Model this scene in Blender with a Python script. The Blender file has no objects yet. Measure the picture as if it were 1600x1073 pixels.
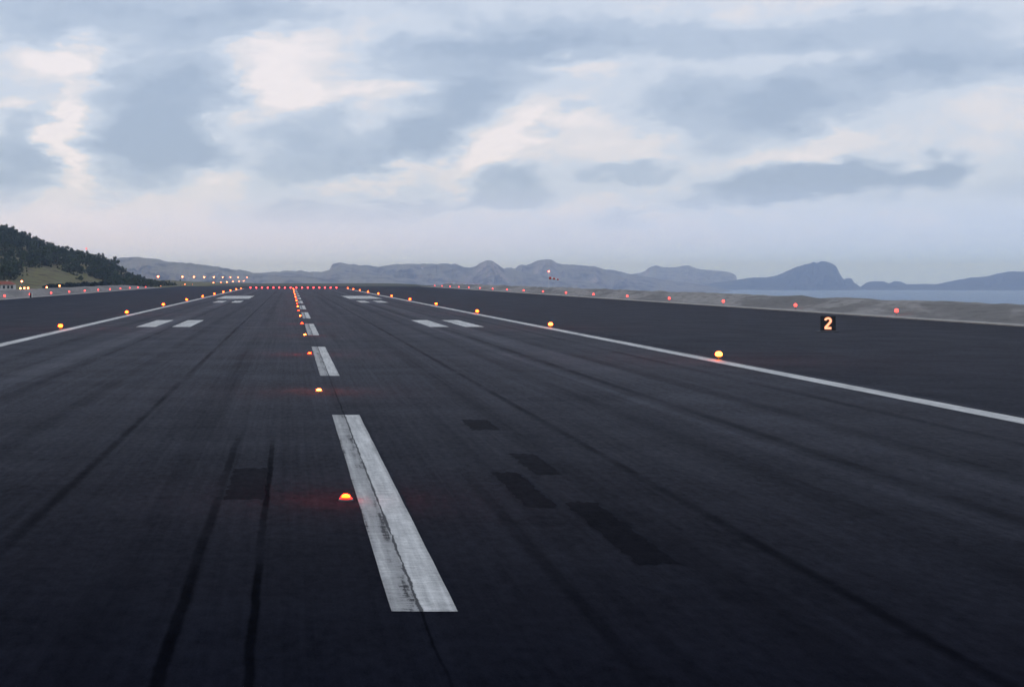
import bpy, bmesh, math, random
from mathutils import Vector, noise, Matrix

# ------------------------------------------------------------------ scene
sc = bpy.context.scene
COL = sc.collection
random.seed(7)
F = 2400.0          # focal length in pixels of the 1600 px wide photograph
U0, V0 = 454.0, 434.0   # where the runway direction vanishes
H = 4.6             # eye height above the runway

# ------------------------------------------------------------------ camera
cam_d = bpy.data.cameras.new('camera')
cam = bpy.data.objects.new('camera', cam_d)
COL.objects.link(cam)
cam.location = (0, 0, H)
cam.rotation_euler = (math.radians(90), 0, 0)
cam_d.sensor_width = 36
cam_d.lens = 36 * F / 1600
cam_d.shift_x = (800 - U0) / 1600
cam_d.shift_y = -(536.5 - V0) / 1600
cam_d.clip_start = 0.1
cam_d.clip_end = 200000
sc.camera = cam

# ------------------------------------------------------------------ render / exposure
sc.render.engine = 'CYCLES'
sc.view_settings.view_transform = 'Standard'
sc.view_settings.look = 'None'
sc.view_settings.exposure = 0.0
sc.view_settings.gamma = 1.0
sc.view_settings.use_curve_mapping = False
sc.cycles.use_denoising = True
sc.cycles.max_bounces = 5
sc.cycles.diffuse_bounces = 2
sc.cycles.glossy_bounces = 2
sc.cycles.transparent_max_bounces = 8
sc.cycles.volume_bounces = 1
sc.cycles.sample_clamp_indirect = 3.0
sc.cycles.caustics_reflective = False
sc.cycles.caustics_refractive = False
sc.render.filter_size = 2.0
sc.cycles.use_adaptive_sampling = True
sc.cycles.adaptive_threshold = 0.03
sc.cycles.adaptive_min_samples = 16

# ------------------------------------------------------------------ node helper
class NT:
    def __init__(self, tree):
        self.t = tree
        self.n = tree.nodes
        self.l = tree.links
    def put(self, sock, v):
        if isinstance(v, bpy.types.NodeSocket):
            self.l.new(v, sock)
        elif v is not None:
            sock.default_value = v
    def node(self, typ, **kw):
        n = self.n.new(typ)
        for k, v in kw.items():
            setattr(n, k, v)
        return n
    def math(self, op, a, b=None, c=None, clamp=False):
        n = self.node('ShaderNodeMath', operation=op, use_clamp=clamp)
        self.put(n.inputs[0], a)
        if b is not None: self.put(n.inputs[1], b)
        if c is not None: self.put(n.inputs[2], c)
        return n.outputs[0]
    def vmath(self, op, a, b=None):
        n = self.node('ShaderNodeVectorMath', operation=op)
        self.put(n.inputs[0], a)
        if b is not None: self.put(n.inputs[1], b)
        return n.outputs['Value'] if op in ('LENGTH', 'DOT_PRODUCT') else n.outputs[0]
    def mapr(self, v, a, b, c=0.0, d=1.0, smooth=True):
        n = self.node('ShaderNodeMapRange', interpolation_type='SMOOTHSTEP' if smooth else 'LINEAR')
        self.put(n.inputs[0], v)
        for i, x in enumerate((a, b, c, d)):
            self.put(n.inputs[i + 1], x)
        return n.outputs[0]
    def mix(self, f, a, b, blend='MIX'):
        n = self.node('ShaderNodeMix', data_type='RGBA', blend_type=blend)
        self.put(n.inputs[0], f)
        for s, x in ((n.inputs[6], a), (n.inputs[7], b)):
            if isinstance(x, (tuple, list)) and len(x) == 3: x = (*x, 1)
            self.put(s, x)
        return n.outputs[2]
    def noise(self, vec, scale, detail=4, rough=0.55, dist=0.0, out=0):
        n = self.node('ShaderNodeTexNoise')
        self.put(n.inputs['Vector'], vec)
        n.inputs['Scale'].default_value = scale
        n.inputs['Detail'].default_value = detail
        n.inputs['Roughness'].default_value = rough
        n.inputs['Distortion'].default_value = dist
        return n.outputs[out]
    def mapping(self, vec, loc=(0, 0, 0), rot=(0, 0, 0), scale=(1, 1, 1), typ='POINT'):
        n = self.node('ShaderNodeMapping', vector_type=typ)
        self.put(n.inputs[0], vec)
        n.inputs[1].default_value = loc
        n.inputs[2].default_value = rot
        n.inputs[3].default_value = scale
        return n.outputs[0]
    def sep(self, vec):
        n = self.node('ShaderNodeSeparateXYZ')
        self.put(n.inputs[0], vec)
        return n.outputs
    def comb(self, x, y, z=0.0):
        n = self.node('ShaderNodeCombineXYZ')
        for s, v in zip(n.inputs, (x, y, z)): self.put(s, v)
        return n.outputs[0]

# ------------------------------------------------------------------ sun direction (dusk, low on the left)
SUN_EL, SUN_AZ = math.radians(9), math.radians(-75)     # azimuth from +Y, negative = left

# ------------------------------------------------------------------ world: dusk sky with broken cloud
world = bpy.data.worlds.new('World')
sc.world = world
world.use_nodes = True
w = NT(world.node_tree)
w.n.clear()
world.cycles.sampling_method = 'MANUAL'
world.cycles.sample_map_resolution = 512
geo = w.node('ShaderNodeTexCoord').outputs['Generated']
dx, dy, dz = w.sep(geo)
az = w.math('ARCTAN2', dx, dy)
el = w.math('ARCSINE', dz)
sky = w.node('ShaderNodeTexSky', sky_type='NISHITA')
sky.sun_disc = False
sky.sun_elevation = SUN_EL
sky.sun_rotation = SUN_AZ
sky.altitude = 60
sky.air_density = 1.0
sky.dust_density = 1.0
sky.ozone_density = 1.0
flat = w.mapping(geo, scale=(1, 1, 2.6))
wn = w.noise(flat, 7.0, 5, 0.55, 0.3, out=1)           # colour output used to bend the cloud edges
warp = w.vmath('MULTIPLY', w.vmath('SUBTRACT', wn, (0.5, 0.5, 0.5)), (0.10, 0.055, 0.0))
wn2 = w.noise(flat, 26.0, 5, 0.6, 0.2, out=1)
warp2 = w.vmath('MULTIPLY', w.vmath('SUBTRACT', wn2, (0.5, 0.5, 0.5)), (0.046, 0.026, 0.0))
P = w.vmath('ADD', w.vmath('ADD', w.comb(az, el), warp), warp2)
def ang(u, v):
    a = math.atan((u - U0) / F)
    return a, math.atan((V0 - v) / F * math.cos(a))
# cloud bodies (+) and clear breaks (-) of the evening sky: centre, half size, tilt (deg), weight
CLOUDS = [
    (265, 165, 165, 105, 0, .58), (245, 245, 150, 70, 0, .54), (30, 245, 75, 85, 0, .54), (70, 30, 260, 55, 0, .36),
    (560, 245, 200, 55, 8, .46), (690, 195, 130, 70, 20, .42), (470, 200, 90, 40, 25, .26), (720, 85, 210, 95, 12, .36),
    (430, 333, 120, 20, 4, .34), (620, 318, 130, 22, 3, .30), (1180, 45, 560, 50, 0, .40), (1130, 175, 190, 90, 0, .44), (1320, 150, 200, 60, 12, .36),
    (1235, 290, 190, 36, 11, .72), (1310, 275, 95, 34, 8, .30), (1455, 265, 90, 36, 14, .66), (800, 305, 100, 36, 0, .46), (985, 284, 75, 22, 0, .36), (1000, 350, 70, 13, 0, .30),
    (1520, 95, 240, 55, -4, .40), (865, 215, 45, 16, 20, .34), (922, 176, 34, 18, 0, .36), (380, 40, 190, 36, 6, .30), (150, 105, 60, 26, 0, .2),
    (55, 105, 95, 30, -4, -.50), (120, 92, 45, 40, 0, -.42), (95, 190, 26, 62, 0, -.58), (106, 250, 34, 60, 0, -.42), (8, 172, 40, 14, 0, -.4),
    (480, 85, 120, 55, 20, -.48), (420, 160, 62, 48, 30, -.60), (545, 152, 130, 22, 8, -.50), (400, 75, 60, 30, 0, -.3),
    (322, 287, 75, 22, 6, -.44), (560, 288, 120, 14, 4, -.40), (845, 215, 120, 62, 15, -.46), (765, 262, 100, 26, 24, -.42),
    (985, 225, 75, 55, -30, -.42), (1500, 205, 230, 58, 8, -.27), (1265, 236, 140, 22, 14, -.28), (640, 25, 100, 24, 0, -.22),
    (910, 92, 130, 18, 0, -.30), (180, 330, 300, 30, 0, -.24), (1330, 350, 400, 36, 0, -.20), (880, 330, 250, 14, 0, -.16),
]
base_n = w.noise(flat, 3.2, 6, 0.56, 0.4)
cov = w.math('MULTIPLY_ADD', w.math('SUBTRACT', base_n, 0.5), 0.75, 0.42)
fine_n = w.noise(w.mapping(geo, scale=(1, 1, 2.0)), 22.0, 6, 0.6, 0.5)
cov = w.math('MULTIPLY_ADD', w.math('SUBTRACT', fine_n, 0.5), 0.50, cov)
wisp = w.noise(w.mapping(geo, scale=(1, 1, 1.7)), 60.0, 5, 0.6, 0.3)
cov = w.math('MULTIPLY_ADD', w.math('SUBTRACT', wisp, 0.5), 0.26, cov)
for (cu, cv, ru, rv, tilt, wt) in CLOUDS:
    a, e = ang(cu, cv)
    q = w.mapping(P, loc=(a, e, 0), rot=(0, 0, math.radians(tilt)), scale=(ru / F * math.cos(a) ** 2, rv / F * math.cos(a), 1), typ='TEXTURE')
    d = w.mapr(w.vmath('LENGTH', q), *((1.12, 0.3) if wt > 0 else (1.35, 0.05)))
    cov = w.math('MULTIPLY_ADD', d, wt if wt > 0 else wt * .88, cov)
ramp = w.node('ShaderNodeValToRGB')
cr = ramp.color_ramp
cr.interpolation = 'EASE'
for i, (p, c) in enumerate([(0.0, (.84, .80, .845)), (0.22, (.71, .715, .785)), (0.45, (.58, .652, .785)), (0.72, (.452, .54, .692)), (1.0, (.362, .452, .608))]):
    e_ = cr.elements[i] if i < 2 else cr.elements.new(p)
    e_.position = p
    e_.color = (*c, 1)
w.put(ramp.inputs[0], w.math('MULTIPLY', cov, 1.0, clamp=True))
# pale air low over the horizon, rosier towards the set sun
side = w.mapr(az, math.radians(-14), math.radians(26))
low = w.mix(side, (.80, .775, .94), (.53, .665, .98))
low = w.mix(w.mapr(el, math.radians(1.5), math.radians(0.25)), low, w.mix(side, (.70, .80, 1.16), (.50, .72, 1.22)))
lowmask = w.math('MULTIPLY', w.mapr(el, math.radians(3.6), math.radians(1.2)), 0.85)
cloudcol = w.mix(lowmask, ramp.outputs[0], low)
bg_sky = w.node('ShaderNodeBackground')
w.put(bg_sky.inputs[0], sky.outputs[0])
bg_sky.inputs[1].default_value = 0.10
bg_cloud = w.node('ShaderNodeBackground')
w.put(bg_cloud.inputs[0], cloudcol)
bg_cloud.inputs[1].default_value = 1.12
mx = w.node('ShaderNodeMixShader')
mx.inputs[0].default_value = 0.92
w.l.new(bg_sky.outputs[0], mx.inputs[1])
w.l.new(bg_cloud.outputs[0], mx.inputs[2])
wo = w.node('ShaderNodeOutputWorld')
w.l.new(mx.outputs[0], wo.inputs[0])

# ------------------------------------------------------------------ sun (veiled, very weak)
sun_d = bpy.data.lights.new('sun', 'SUN')
sun_d.energy = 0.25
sun_d.angle = math.radians(20)
sun_d.color = (1.0, .86, .78)
sun = bpy.data.objects.new('sun', sun_d)
COL.objects.link(sun)
sdir = Vector((math.sin(SUN_AZ) * math.cos(SUN_EL), math.cos(SUN_AZ) * math.cos(SUN_EL), math.sin(SUN_EL)))
sun.rotation_euler = sdir.to_track_quat('Z', 'Y').to_euler()
sun.location = (-200, 60, 150)

# ------------------------------------------------------------------ materials
def new_mat(name):
    m = bpy.data.materials.new(name)
    m.use_nodes = True
    t = NT(m.node_tree)
    b = m.node_tree.nodes['Principled BSDF']
    return m, t, b
def objco(t):
    return t.node('ShaderNodeTexCoord').outputs['Object']
def plain(name, col, rough=0.6, metal=0.0, vary=0.25, scale=6.0, spec=0.4):
    m, t, b = new_mat(name)
    n = t.noise(objco(t), scale, 4)
    c = t.mix(n, tuple(x * (1 - vary) for x in col), tuple(min(1, x * (1 + vary)) for x in col))
    t.put(b.inputs['Base Color'], c)
    b.inputs['Roughness'].default_value = rough
    b.inputs['Metallic'].default_value = metal
    b.inputs['Specular IOR Level'].default_value = spec
    return m
def emit(name, col, strength, sampled=False):
    m, t, b = new_mat(name)
    m.cycles.emission_sampling = 'AUTO' if sampled else 'NONE'     # far lamps light nothing measurable
    b.inputs['Base Color'].default_value = (*[min(1, c) * .5 for c in col], 1)
    b.inputs['Roughness'].default_value = 0.15
    b.inputs['Emission Color'].default_value = (*col, 1)
    b.inputs['Emission Strength'].default_value = strength
    return m

def seam(t, x, x0, half, soft, wob):
    """mask of a long line that runs along the runway at x = x0"""
    xx = t.math('ABSOLUTE', t.math('SUBTRACT', t.math('SUBTRACT', x, x0), wob))
    return t.mapr(xx, half + soft, half)

CRACK_X = 1.80
CX = 1.85
def asphalt(name, tint, streaks=True, lum=1.0, bloom=0.17, worn=0.5):
    m, t, b = new_mat(name)
    co = objco(t)
    x, y, z = t.sep(co)
    grain = t.noise(co, 34.0, 3, 0.75)                       # stone in the surface
    pebble = t.noise(t.mapping(co, scale=(1, .45, 1)), 5.0, 5, 0.8)
    blot = t.noise(co, 0.22, 6, 0.6)
    lon = t.noise(t.mapping(co, scale=(0.85, 0.012, 1)), 1.0, 6, 0.62)      # long streaks left by tyres and paving lanes
    lon2 = t.noise(t.mapping(co, scale=(6.5, 0.04, 1)), 1.0, 5, 0.7)
    tr = t.noise(t.mapping(co, scale=(0.03, 0.5, 1)), 1.0, 3, 0.6)
    v = t.math('MULTIPLY_ADD', t.math('SUBTRACT', grain, 0.5), 1.5, 1.0)
    v = t.math('MULTIPLY_ADD', t.math('SUBTRACT', pebble, 0.5), 1.6, v)
    v = t.math('MULTIPLY_ADD', t.math('SUBTRACT', blot, 0.5), 0.75, v)
    v = t.math('MULTIPLY_ADD', t.math('SUBTRACT', lon, 0.5), 0.6 if streaks else 0.3, v)
    v = t.math('MULTIPLY_ADD', t.math('SUBTRACT', lon2, 0.5), 0.7 if streaks else 0.2, v)
    v = t.math('MULTIPLY_ADD', t.math('SUBTRACT', tr, 0.5), 0.25, v)
    if streaks:
        dark = None
        ki = 0
        wob_rgb = t.sep(t.noise(t.comb(t.math('MULTIPLY', y, 0.4), 2.3, 0.0), 1.0, 5, 0.65, out=1))
        wobs = [t.math('MULTIPLY', t.math('SUBTRACT', q, 0.5), 0.16) for q in wob_rgb[:2]]
        brs = [t.mapr(q, 0.32, 0.60, 0.22, 1.0) for q in t.sep(t.noise(t.comb(t.math('MULTIPLY', y, 0.13), 6.1, 0.0), 1.0, 5, 0.65, out=1))]
        # paving joints, then rubber left by tyres: x, half width, softness, strength, first y, last y
        for (x0, hw, so, st, y0, y1) in [
            (-11.0, .04, .30, .32, 0, 900), (-4.86, .03, .18, .46, 0, 900), (8.1, .03, .19, .46, 0, 900), (13.85, .05, .26, .42, 0, 900), (20.2, .05, .3, .30, 0, 900),
            (CRACK_X, .006, .03, .5, 0, 900), (-1.52, .05, .08, .60, 0, 46), (-0.50, .035, .06, .68, 0, 44.5), (4.1, .04, .16, .34, 0, 38), (4.75, .04, .2, .18, 0, 70),
            (-7.6, .1, .5, .2, 0, 300), (6.6, .1, .6, .2, 0, 400), (-2.6, .1, .5, .18, 0, 500), (11.2, .1, .4, .22, 0, 400), (16.9, .1, .5, .22, 0, 500), (-16.0, .1, .6, .22, 0, 400)]:
            ki += 1
            s = seam(t, x, x0, hw, so, wobs[ki % 2])
            s = t.math('MULTIPLY', s, brs[ki % 3])
            if y1 < 600:
                s = t.math('MULTIPLY', s, t.mapr(y, y1 + (0.4 if y1 < 60 else 30), y1 - (4.5 if y1 < 60 else 30)))
            s = t.math('MULTIPLY', s, st)
            dark = s if dark is None else t.math('MAXIMUM', dark, s)
        v = t.math('MULTIPLY', v, t.math('SUBTRACT', 1.0, dark))
        light = t.math('MAXIMUM', t.math('MULTIPLY', seam(t, x, 13.0, .1, .4, wobs[0]), 0.25), t.math('MULTIPLY', seam(t, x, 15.6, .3, 1.0, wobs[1]), 0.22))
        light = t.math('MAXIMUM', light, t.math('MULTIPLY', seam(t, x, -12.6, .3, 1.0, wobs[0]), 0.28))
        v = t.math('MULTIPLY', v, t.math('ADD', 1.0, light))
    v = t.math('MAXIMUM', t.math('MULTIPLY', v, lum), 0.12)
    hue = t.mix(t.noise(co, 0.09, 3), tuple(c * f for c, f in zip(tint, (1.15, 0.98, 0.96))), tuple(c * f for c, f in zip(tint, (0.88, 1.0, 1.06))))
    t.put(b.inputs['Base Color'], t.mix(1.0, hue, t.comb(v, v, v), 'MULTIPLY'))
    b.inputs['Roughness'].default_value = 0.8
    b.inputs['Specular IOR Level'].default_value = 0.0
    # dusty, weathered surface: it pales towards grazing view and shows no gloss
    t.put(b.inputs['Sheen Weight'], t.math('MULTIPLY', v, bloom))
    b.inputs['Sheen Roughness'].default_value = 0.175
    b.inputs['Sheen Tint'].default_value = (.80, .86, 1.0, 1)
    return m

TINT = (.0058, .0068, .0118)
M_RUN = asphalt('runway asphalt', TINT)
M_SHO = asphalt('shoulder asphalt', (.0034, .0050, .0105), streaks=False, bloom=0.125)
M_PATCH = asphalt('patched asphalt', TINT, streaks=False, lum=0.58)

def paint_mat(name, worn, crack):
    m, t, b = new_mat(name)
    co = objco(t)
    x, y, z = t.sep(co)
    trans = t.noise(t.mapping(co, scale=(2.2, 6.0, 1)), 1.0, 6, 0.75, 0.8)       # scrubbed across the direction of travel
    lon = t.noise(t.mapping(co, scale=(9.0, 0.35, 1)), 1.0, 5, 0.65)
    fine = t.noise(co, 26.0, 4, 0.7)
    wear = t.math('MULTIPLY_ADD', trans, 0.5, t.math('MULTIPLY_ADD', lon, 0.42, t.math('MULTIPLY', fine, 0.25)))
    if crack:
        left = t.mapr(x, CRACK_X + .04, CRACK_X - .06)
        wear = t.math('MULTIPLY_ADD', left, 0.10, wear)
        near = t.mapr(t.math('ABSOLUTE', t.math('SUBTRACT', x, CRACK_X - .05)), 0.28, 0.0)
        fad = t.mapr(t.noise(t.comb(t.math('MULTIPLY', y, 0.16), 3.0, 0.0), 1.0, 4), 0.3, 0.62)
        wear = t.math('ADD', wear, t.math('MULTIPLY', t.math('MULTIPLY', near, left), t.math('MULTIPLY', fad, 0.16)))
    if crack:
        rim = t.mapr(t.math('ABSOLUTE', t.math('SUBTRACT', x, CX)), 0.36, 0.46)
        wear = t.math('ADD', wear, t.math('MULTIPLY', rim, t.math('MULTIPLY', t.noise(co, 5.0, 5, 0.75), 0.22)))
    blot = t.noise(t.mapping(co, scale=(1.2, .3 if crack else .09, 1)), 1.0, 5, 0.65)
    wear = t.math('MULTIPLY_ADD', t.math('SUBTRACT', blot, 0.5), 0.30 if crack else 0.5, wear)
    col = t.mix(t.mapr(wear, 0.40, 0.78), (.66, .655, .63), (.27, .27, .265))
    gone = t.mapr(wear, 0.80 - worn, 0.90 - worn)
    if crack:
        n = t.noise(t.comb(t.math('MULTIPLY', y, 1.3), 1.7, 0.0), 1.0, 6, 0.75)
        cw = t.mapr(t.noise(t.comb(t.math('MULTIPLY', y, 0.5), 9.0, 0.0), 1.0, 4, 0.7), 0.32, 0.7, 0.006, 0.040)
        d = t.math('ABSOLUTE', t.math('SUBTRACT', t.math('SUBTRACT', x, CRACK_X), t.math('MULTIPLY', t.math('SUBTRACT', n, 0.5), 0.14)))
        gone = t.math('MAXIMUM', gone, t.math('MULTIPLY', t.mapr(t.math('DIVIDE', d, cw), 1.4, 0.7), 0.93))
        # small flakes broken off beside the crack
        fl = t.noise(t.mapping(co, scale=(7.0, 22.0, 1)), 1.0, 4, 0.7)
        fl = t.math('MULTIPLY', t.mapr(fl, 0.60, 0.68), t.mapr(t.math('ABSOLUTE', t.math('SUBTRACT', x, CRACK_X - .07)), 0.15, 0.03))
        gone = t.math('MAXIMUM', gone, t.math('MULTIPLY', fl, 0.85))
    t.put(b.inputs['Base Color'], t.mix(gone, col, (*[c * .8 for c in TINT], 1)))
    b.inputs['Roughness'].default_value = 0.72
    b.inputs['Specular IOR Level'].default_value = 0.3
    bp = t.node('ShaderNodeBump')
    bp.inputs['Strength'].default_value = 0.4
    bp.inputs['Distance'].default_value = 0.004
    t.put(bp.inputs['Height'], fine)
    t.put(b.inputs['Normal'], bp.outputs[0])
    return m
M_CPAINT = paint_mat('worn centreline paint', 0.02, True)
M_PAINT = paint_mat('white marking paint', 0.0, False)

def rock(name, a, bcol, scale=0.006, grass=None):
    m, t, b = new_mat(name)
    co = objco(t)
    n = t.noise(co, scale, 7, 0.6)
    n2 = t.noise(t.mapping(co, scale=(1, 1, 3.5)), scale * 3, 5, 0.6)
    c = t.mix(t.mapr(n, 0.3, 0.7), a, bcol)
    c = t.mix(t.mapr(n2, 0.44, 0.62, 0, 0.85), c, tuple(x * .35 for x in a))
    if grass:
        nz = t.sep(t.node('ShaderNodeNewGeometry').outputs['Normal'])[2]
        g = t.math('MULTIPLY', t.mapr(nz, 0.72, 0.93), t.mapr(n2, 0.65, 0.4))
        c = t.mix(g, c, grass)
    t.put(b.inputs['Base Color'], c)
    b.inputs['Roughness'].default_value = 0.95
    b.inputs['Specular IOR Level'].default_value = 0.1
    return m
M_MOUNT = rock('volcanic slopes', (.085, .07, .072), (.42, .35, .32), 0.0035, (.22, .20, .15))
M_HEAD = rock('headland cliffs', (.03, .03, .036), (.085, .075, .08), 0.004, (.06, .06, .05))
M_LAND = rock('dry scrub ground', (.085, .07, .05), (.15, .125, .085), 0.03, (.07, .075, .035))
M_HILL = rock('dry grass hillside', (.16, .125, .075), (.22, .175, .105), 0.035, (.14, .135, .06))

def berm_mat(name, c0, c1, cd):
    m, t, b = new_mat(name)
    co = objco(t)
    diag = t.mapping(co, rot=(0, 0, math.radians(28)), scale=(0.10, 0.035, 0.4))
    n = t.noise(diag, 1.0, 6, 0.62, 0.4)
    n2 = t.noise(t.mapping(co, scale=(1.2, 0.35, 1.6)), 1.0, 5, 0.65)
    c = t.mix(t.mapr(n, 0.42, 0.56), c0, c1)
    c = t.mix(t.mapr(n2, 0.46, 0.72, 0, 0.8), c, cd)
    t.put(b.inputs['Base Color'], c)
    b.inputs['Roughness'].default_value = 0.9
    b.inputs['Specular IOR Level'].default_value = 0.15
    bp = t.node('ShaderNodeBump')
    bp.inputs['Distance'].default_value = 0.12
    bp.inputs['Strength'].default_value = 0.6
    t.put(bp.inputs['Height'], n2)
    t.put(b.inputs['Normal'], bp.outputs[0])
    return m
M_BERM = berm_mat('weathered bank', (.160, .154, .150), (.270, .258, .248), (.105, .104, .102))
M_BERM_L = berm_mat('pale concrete bank', (.19, .178, .172), (.25, .235, .225), (.14, .135, .13))
M_KERB = plain('concrete kerb', (.34, .32, .295), 0.85, vary=.3, scale=0.8, spec=.2)

def sea_mat():
    m, t, b = new_mat('sea water')
    co = objco(t)
    b.inputs['Base Color'].default_value = (.012, .09, .21, 1)
    b.inputs['IOR'].default_value = 1.33
    b.inputs['Roughness'].default_value = 0.33
    n = t.noise(t.mapping(co, scale=(1, 2.2, 1)), 0.018, 6, 0.62)
    n3 = t.noise(t.mapping(co, scale=(0.5, 1.5, 1)), 0.0016, 4, 0.5)
    bp = t.node('ShaderNodeBump')
    bp.inputs['Strength'].default_value = 1.0
    bp.inputs['Distance'].default_value = 9.0
    t.put(bp.inputs['Height'], t.math('MULTIPLY', n, t.math('ADD', n3, 0.4)))
    t.put(b.inputs['Normal'], bp.outputs[0])
    return m
M_SEA = sea_mat()

M_METAL = plain('dull grey metal', (.16, .16, .165), 0.45, 0.8)
M_YELLOW = plain('yellow fitting paint', (.42, .26, .03), 0.5)
M_BLACK = plain('black panel', (.012, .012, .014), 0.45)
M_DARK = plain('dark paint', (.03, .03, .035), 0.6)
M_WALLW = plain('white render', (.62, .60, .57), 0.9, vary=.1, scale=1.5)
M_TILE = plain('red clay tile', (.30, .095, .06), 0.85, vary=.3, scale=2.0)
M_GLASS = plain('dark window glass', (.02, .025, .03), 0.12)
M_REDCL = plain('red sock cloth', (.55, .05, .03), 0.8)
M_WHITECL = plain('white sock cloth', (.75, .73, .70), 0.8, vary=.08)
M_BARK = plain('bark', (.07, .052, .038), 0.95)
def leaf_mat(name, a, c):
    m, t, b = new_mat(name)
    oi = t.node('ShaderNodeObjectInfo').outputs['Random']
    n = t.noise(objco(t), 0.9, 3)
    f = t.math('ADD', t.math('MULTIPLY', oi, 0.6), t.math('MULTIPLY', n, 0.5), clamp=True)
    t.put(b.inputs['Base Color'], t.mix(f, a, c))
    b.inputs['Roughness'].default_value = 0.8
    b.inputs['Specular IOR Level'].default_value = 0.15
    return m
M_LEAF = leaf_mat('dark evergreen leaves', (.019, .037, .022), (.072, .090, .036))
M_HEDGE = leaf_mat('dark hedge leaves', (.012, .020, .016), (.025, .034, .022))

E_AMBER = emit('amber edge lens', (1.0, .055, .004), 34, True)
E_AMBERW = emit('pale amber lens', (1.0, .085, .011), 34, True)
E_CRED = emit('red centreline lens', (1.0, .0095, .0005), 110, True)
E_CWHITE = emit('warm white centreline lens', (1.0, .075, .009), 95, True)
E_END = emit('red runway end lens', (1.0, .035, .035), 14)
E_OBST = emit('red obstruction lens', (1.0, .06, .05), 4.2)
E_STREET = emit('warm white lamp glass', (1.0, .20, .055), 34)
E_DIGIT = emit('lit sign face', (1.0, .47, .27), 1.4)
E_DIGITE = emit('lit sign rim', (1.0, .25, .06), 0.5)

# ------------------------------------------------------------------ mesh helpers
def tag(o, label=None, cat=None, group=None, kind=None):
    if label: o['label'] = label
    if cat: o['category'] = cat
    if group: o['group'] = group
    if kind: o['kind'] = kind
    return o
def link(name, me, mat, parent=None, smooth=False):
    o = bpy.data.objects.new(name, me)
    COL.objects.link(o)
    if mat is not None and not me.materials: me.materials.append(mat)
    if smooth:
        for p in me.polygons: p.use_smooth = True
    if parent: o.parent = parent
    return o
def pyd(name, verts, faces, mat, parent=None, smooth=False):
    me = bpy.data.meshes.new(name)
    me.from_pydata(verts, [], faces)
    me.update()
    return link(name, me, mat, parent, smooth)
def bmo(name, bm, mat, parent=None, smooth=False):
    me = bpy.data.meshes.new(name)
    bm.normal_update()
    bm.to_mesh(me)
    bm.free()
    return link(name, me, mat, parent, smooth)
def empty(name, loc, rz=0.0):
    o = bpy.data.objects.new(name, None)
    COL.objects.link(o)
    o.location = loc
    o.rotation_euler = (0, 0, rz)
    o.empty_display_size = 0.2
    return o
def copy_tree(o, parent=None):
    c = o.copy()
    COL.objects.link(c)
    c.parent = parent
    for ch in list(o.children): copy_tree(ch, c)
    return c
def b_box(bm, c, s, bev=0.0, rot=None):
    r = bmesh.ops.create_cube(bm, size=1.0)
    vs = r['verts']
    bmesh.ops.scale(bm, vec=s, verts=vs)
    if rot is not None: bmesh.ops.rotate(bm, cent=(0, 0, 0), matrix=rot, verts=vs)
    bmesh.ops.translate(bm, vec=c, verts=vs)
    if bev:
        es = list({e for v in vs for e in v.link_edges})
        bmesh.ops.bevel(bm, geom=es, offset=bev, segments=1, affect='EDGES')
def b_cone(bm, p0, p1, r0, r1, seg=12, caps=True):
    p0, p1 = Vector(p0), Vector(p1)
    d = p1 - p0
    r = bmesh.ops.create_cone(bm, cap_ends=caps, segments=seg, radius1=r0, radius2=r1, depth=d.length)
    q = Vector((0, 0, 1)).rotation_difference(d.normalized()).to_matrix()
    bmesh.ops.rotate(bm, cent=(0, 0, 0), matrix=q, verts=r['verts'])
    bmesh.ops.translate(bm, vec=(p0 + p1) / 2, verts=r['verts'])
def b_lathe(bm, prof, seg=16):
    rings = []
    for (r, z) in prof:
        rings.append([bm.verts.new((r * math.cos(2 * math.pi * i / seg), r * math.sin(2 * math.pi * i / seg), z)) for i in range(seg)])
    for a, b in zip(rings, rings[1:]):
        for i in range(seg):
            bm.faces.new((a[i], a[(i + 1) % seg], b[(i + 1) % seg], b[i]))
    bm.faces.new(rings[-1])
    bm.faces.new(list(reversed(rings[0])))
ORD = ['nearest', 'second', 'third', 'fourth', 'fifth', 'sixth', 'seventh', 'eighth', 'ninth', 'tenth', 'eleventh', 'twelfth', 'thirteenth',
       'fourteenth', 'fifteenth', 'sixteenth', 'seventeenth', 'eighteenth', 'nineteenth', 'twentieth', 'twenty-first', 'twenty-second', 'twenty-third', 'twenty-fourth']

# ------------------------------------------------------------------ sea (curves away with the earth) and land
R_E = 7.4e6
SEA_Z = -62.0
vs, fs = [], []
rad = [300, 700, 1300, 2000, 3000, 4200, 5600, 7200, 9000, 11000, 13500, 16000]
NA = 96
for r in rad:
    for i in range(NA):
        a = 2 * math.pi * i / NA
        vs.append((r * math.sin(a), r * math.cos(a), SEA_Z - r * r / (2 * R_E)))
for k in range(len(rad) - 1):
    for i in range(NA):
        fs.append((k * NA + i, k * NA + (i + 1) % NA, (k + 1) * NA + (i + 1) % NA, (k + 1) * NA + i))
fs.append(list(range(NA)))
tag(pyd('sea', vs, fs, M_SEA, smooth=True), 'calm blue grey sea beyond the right hand bank', kind='structure')

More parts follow.
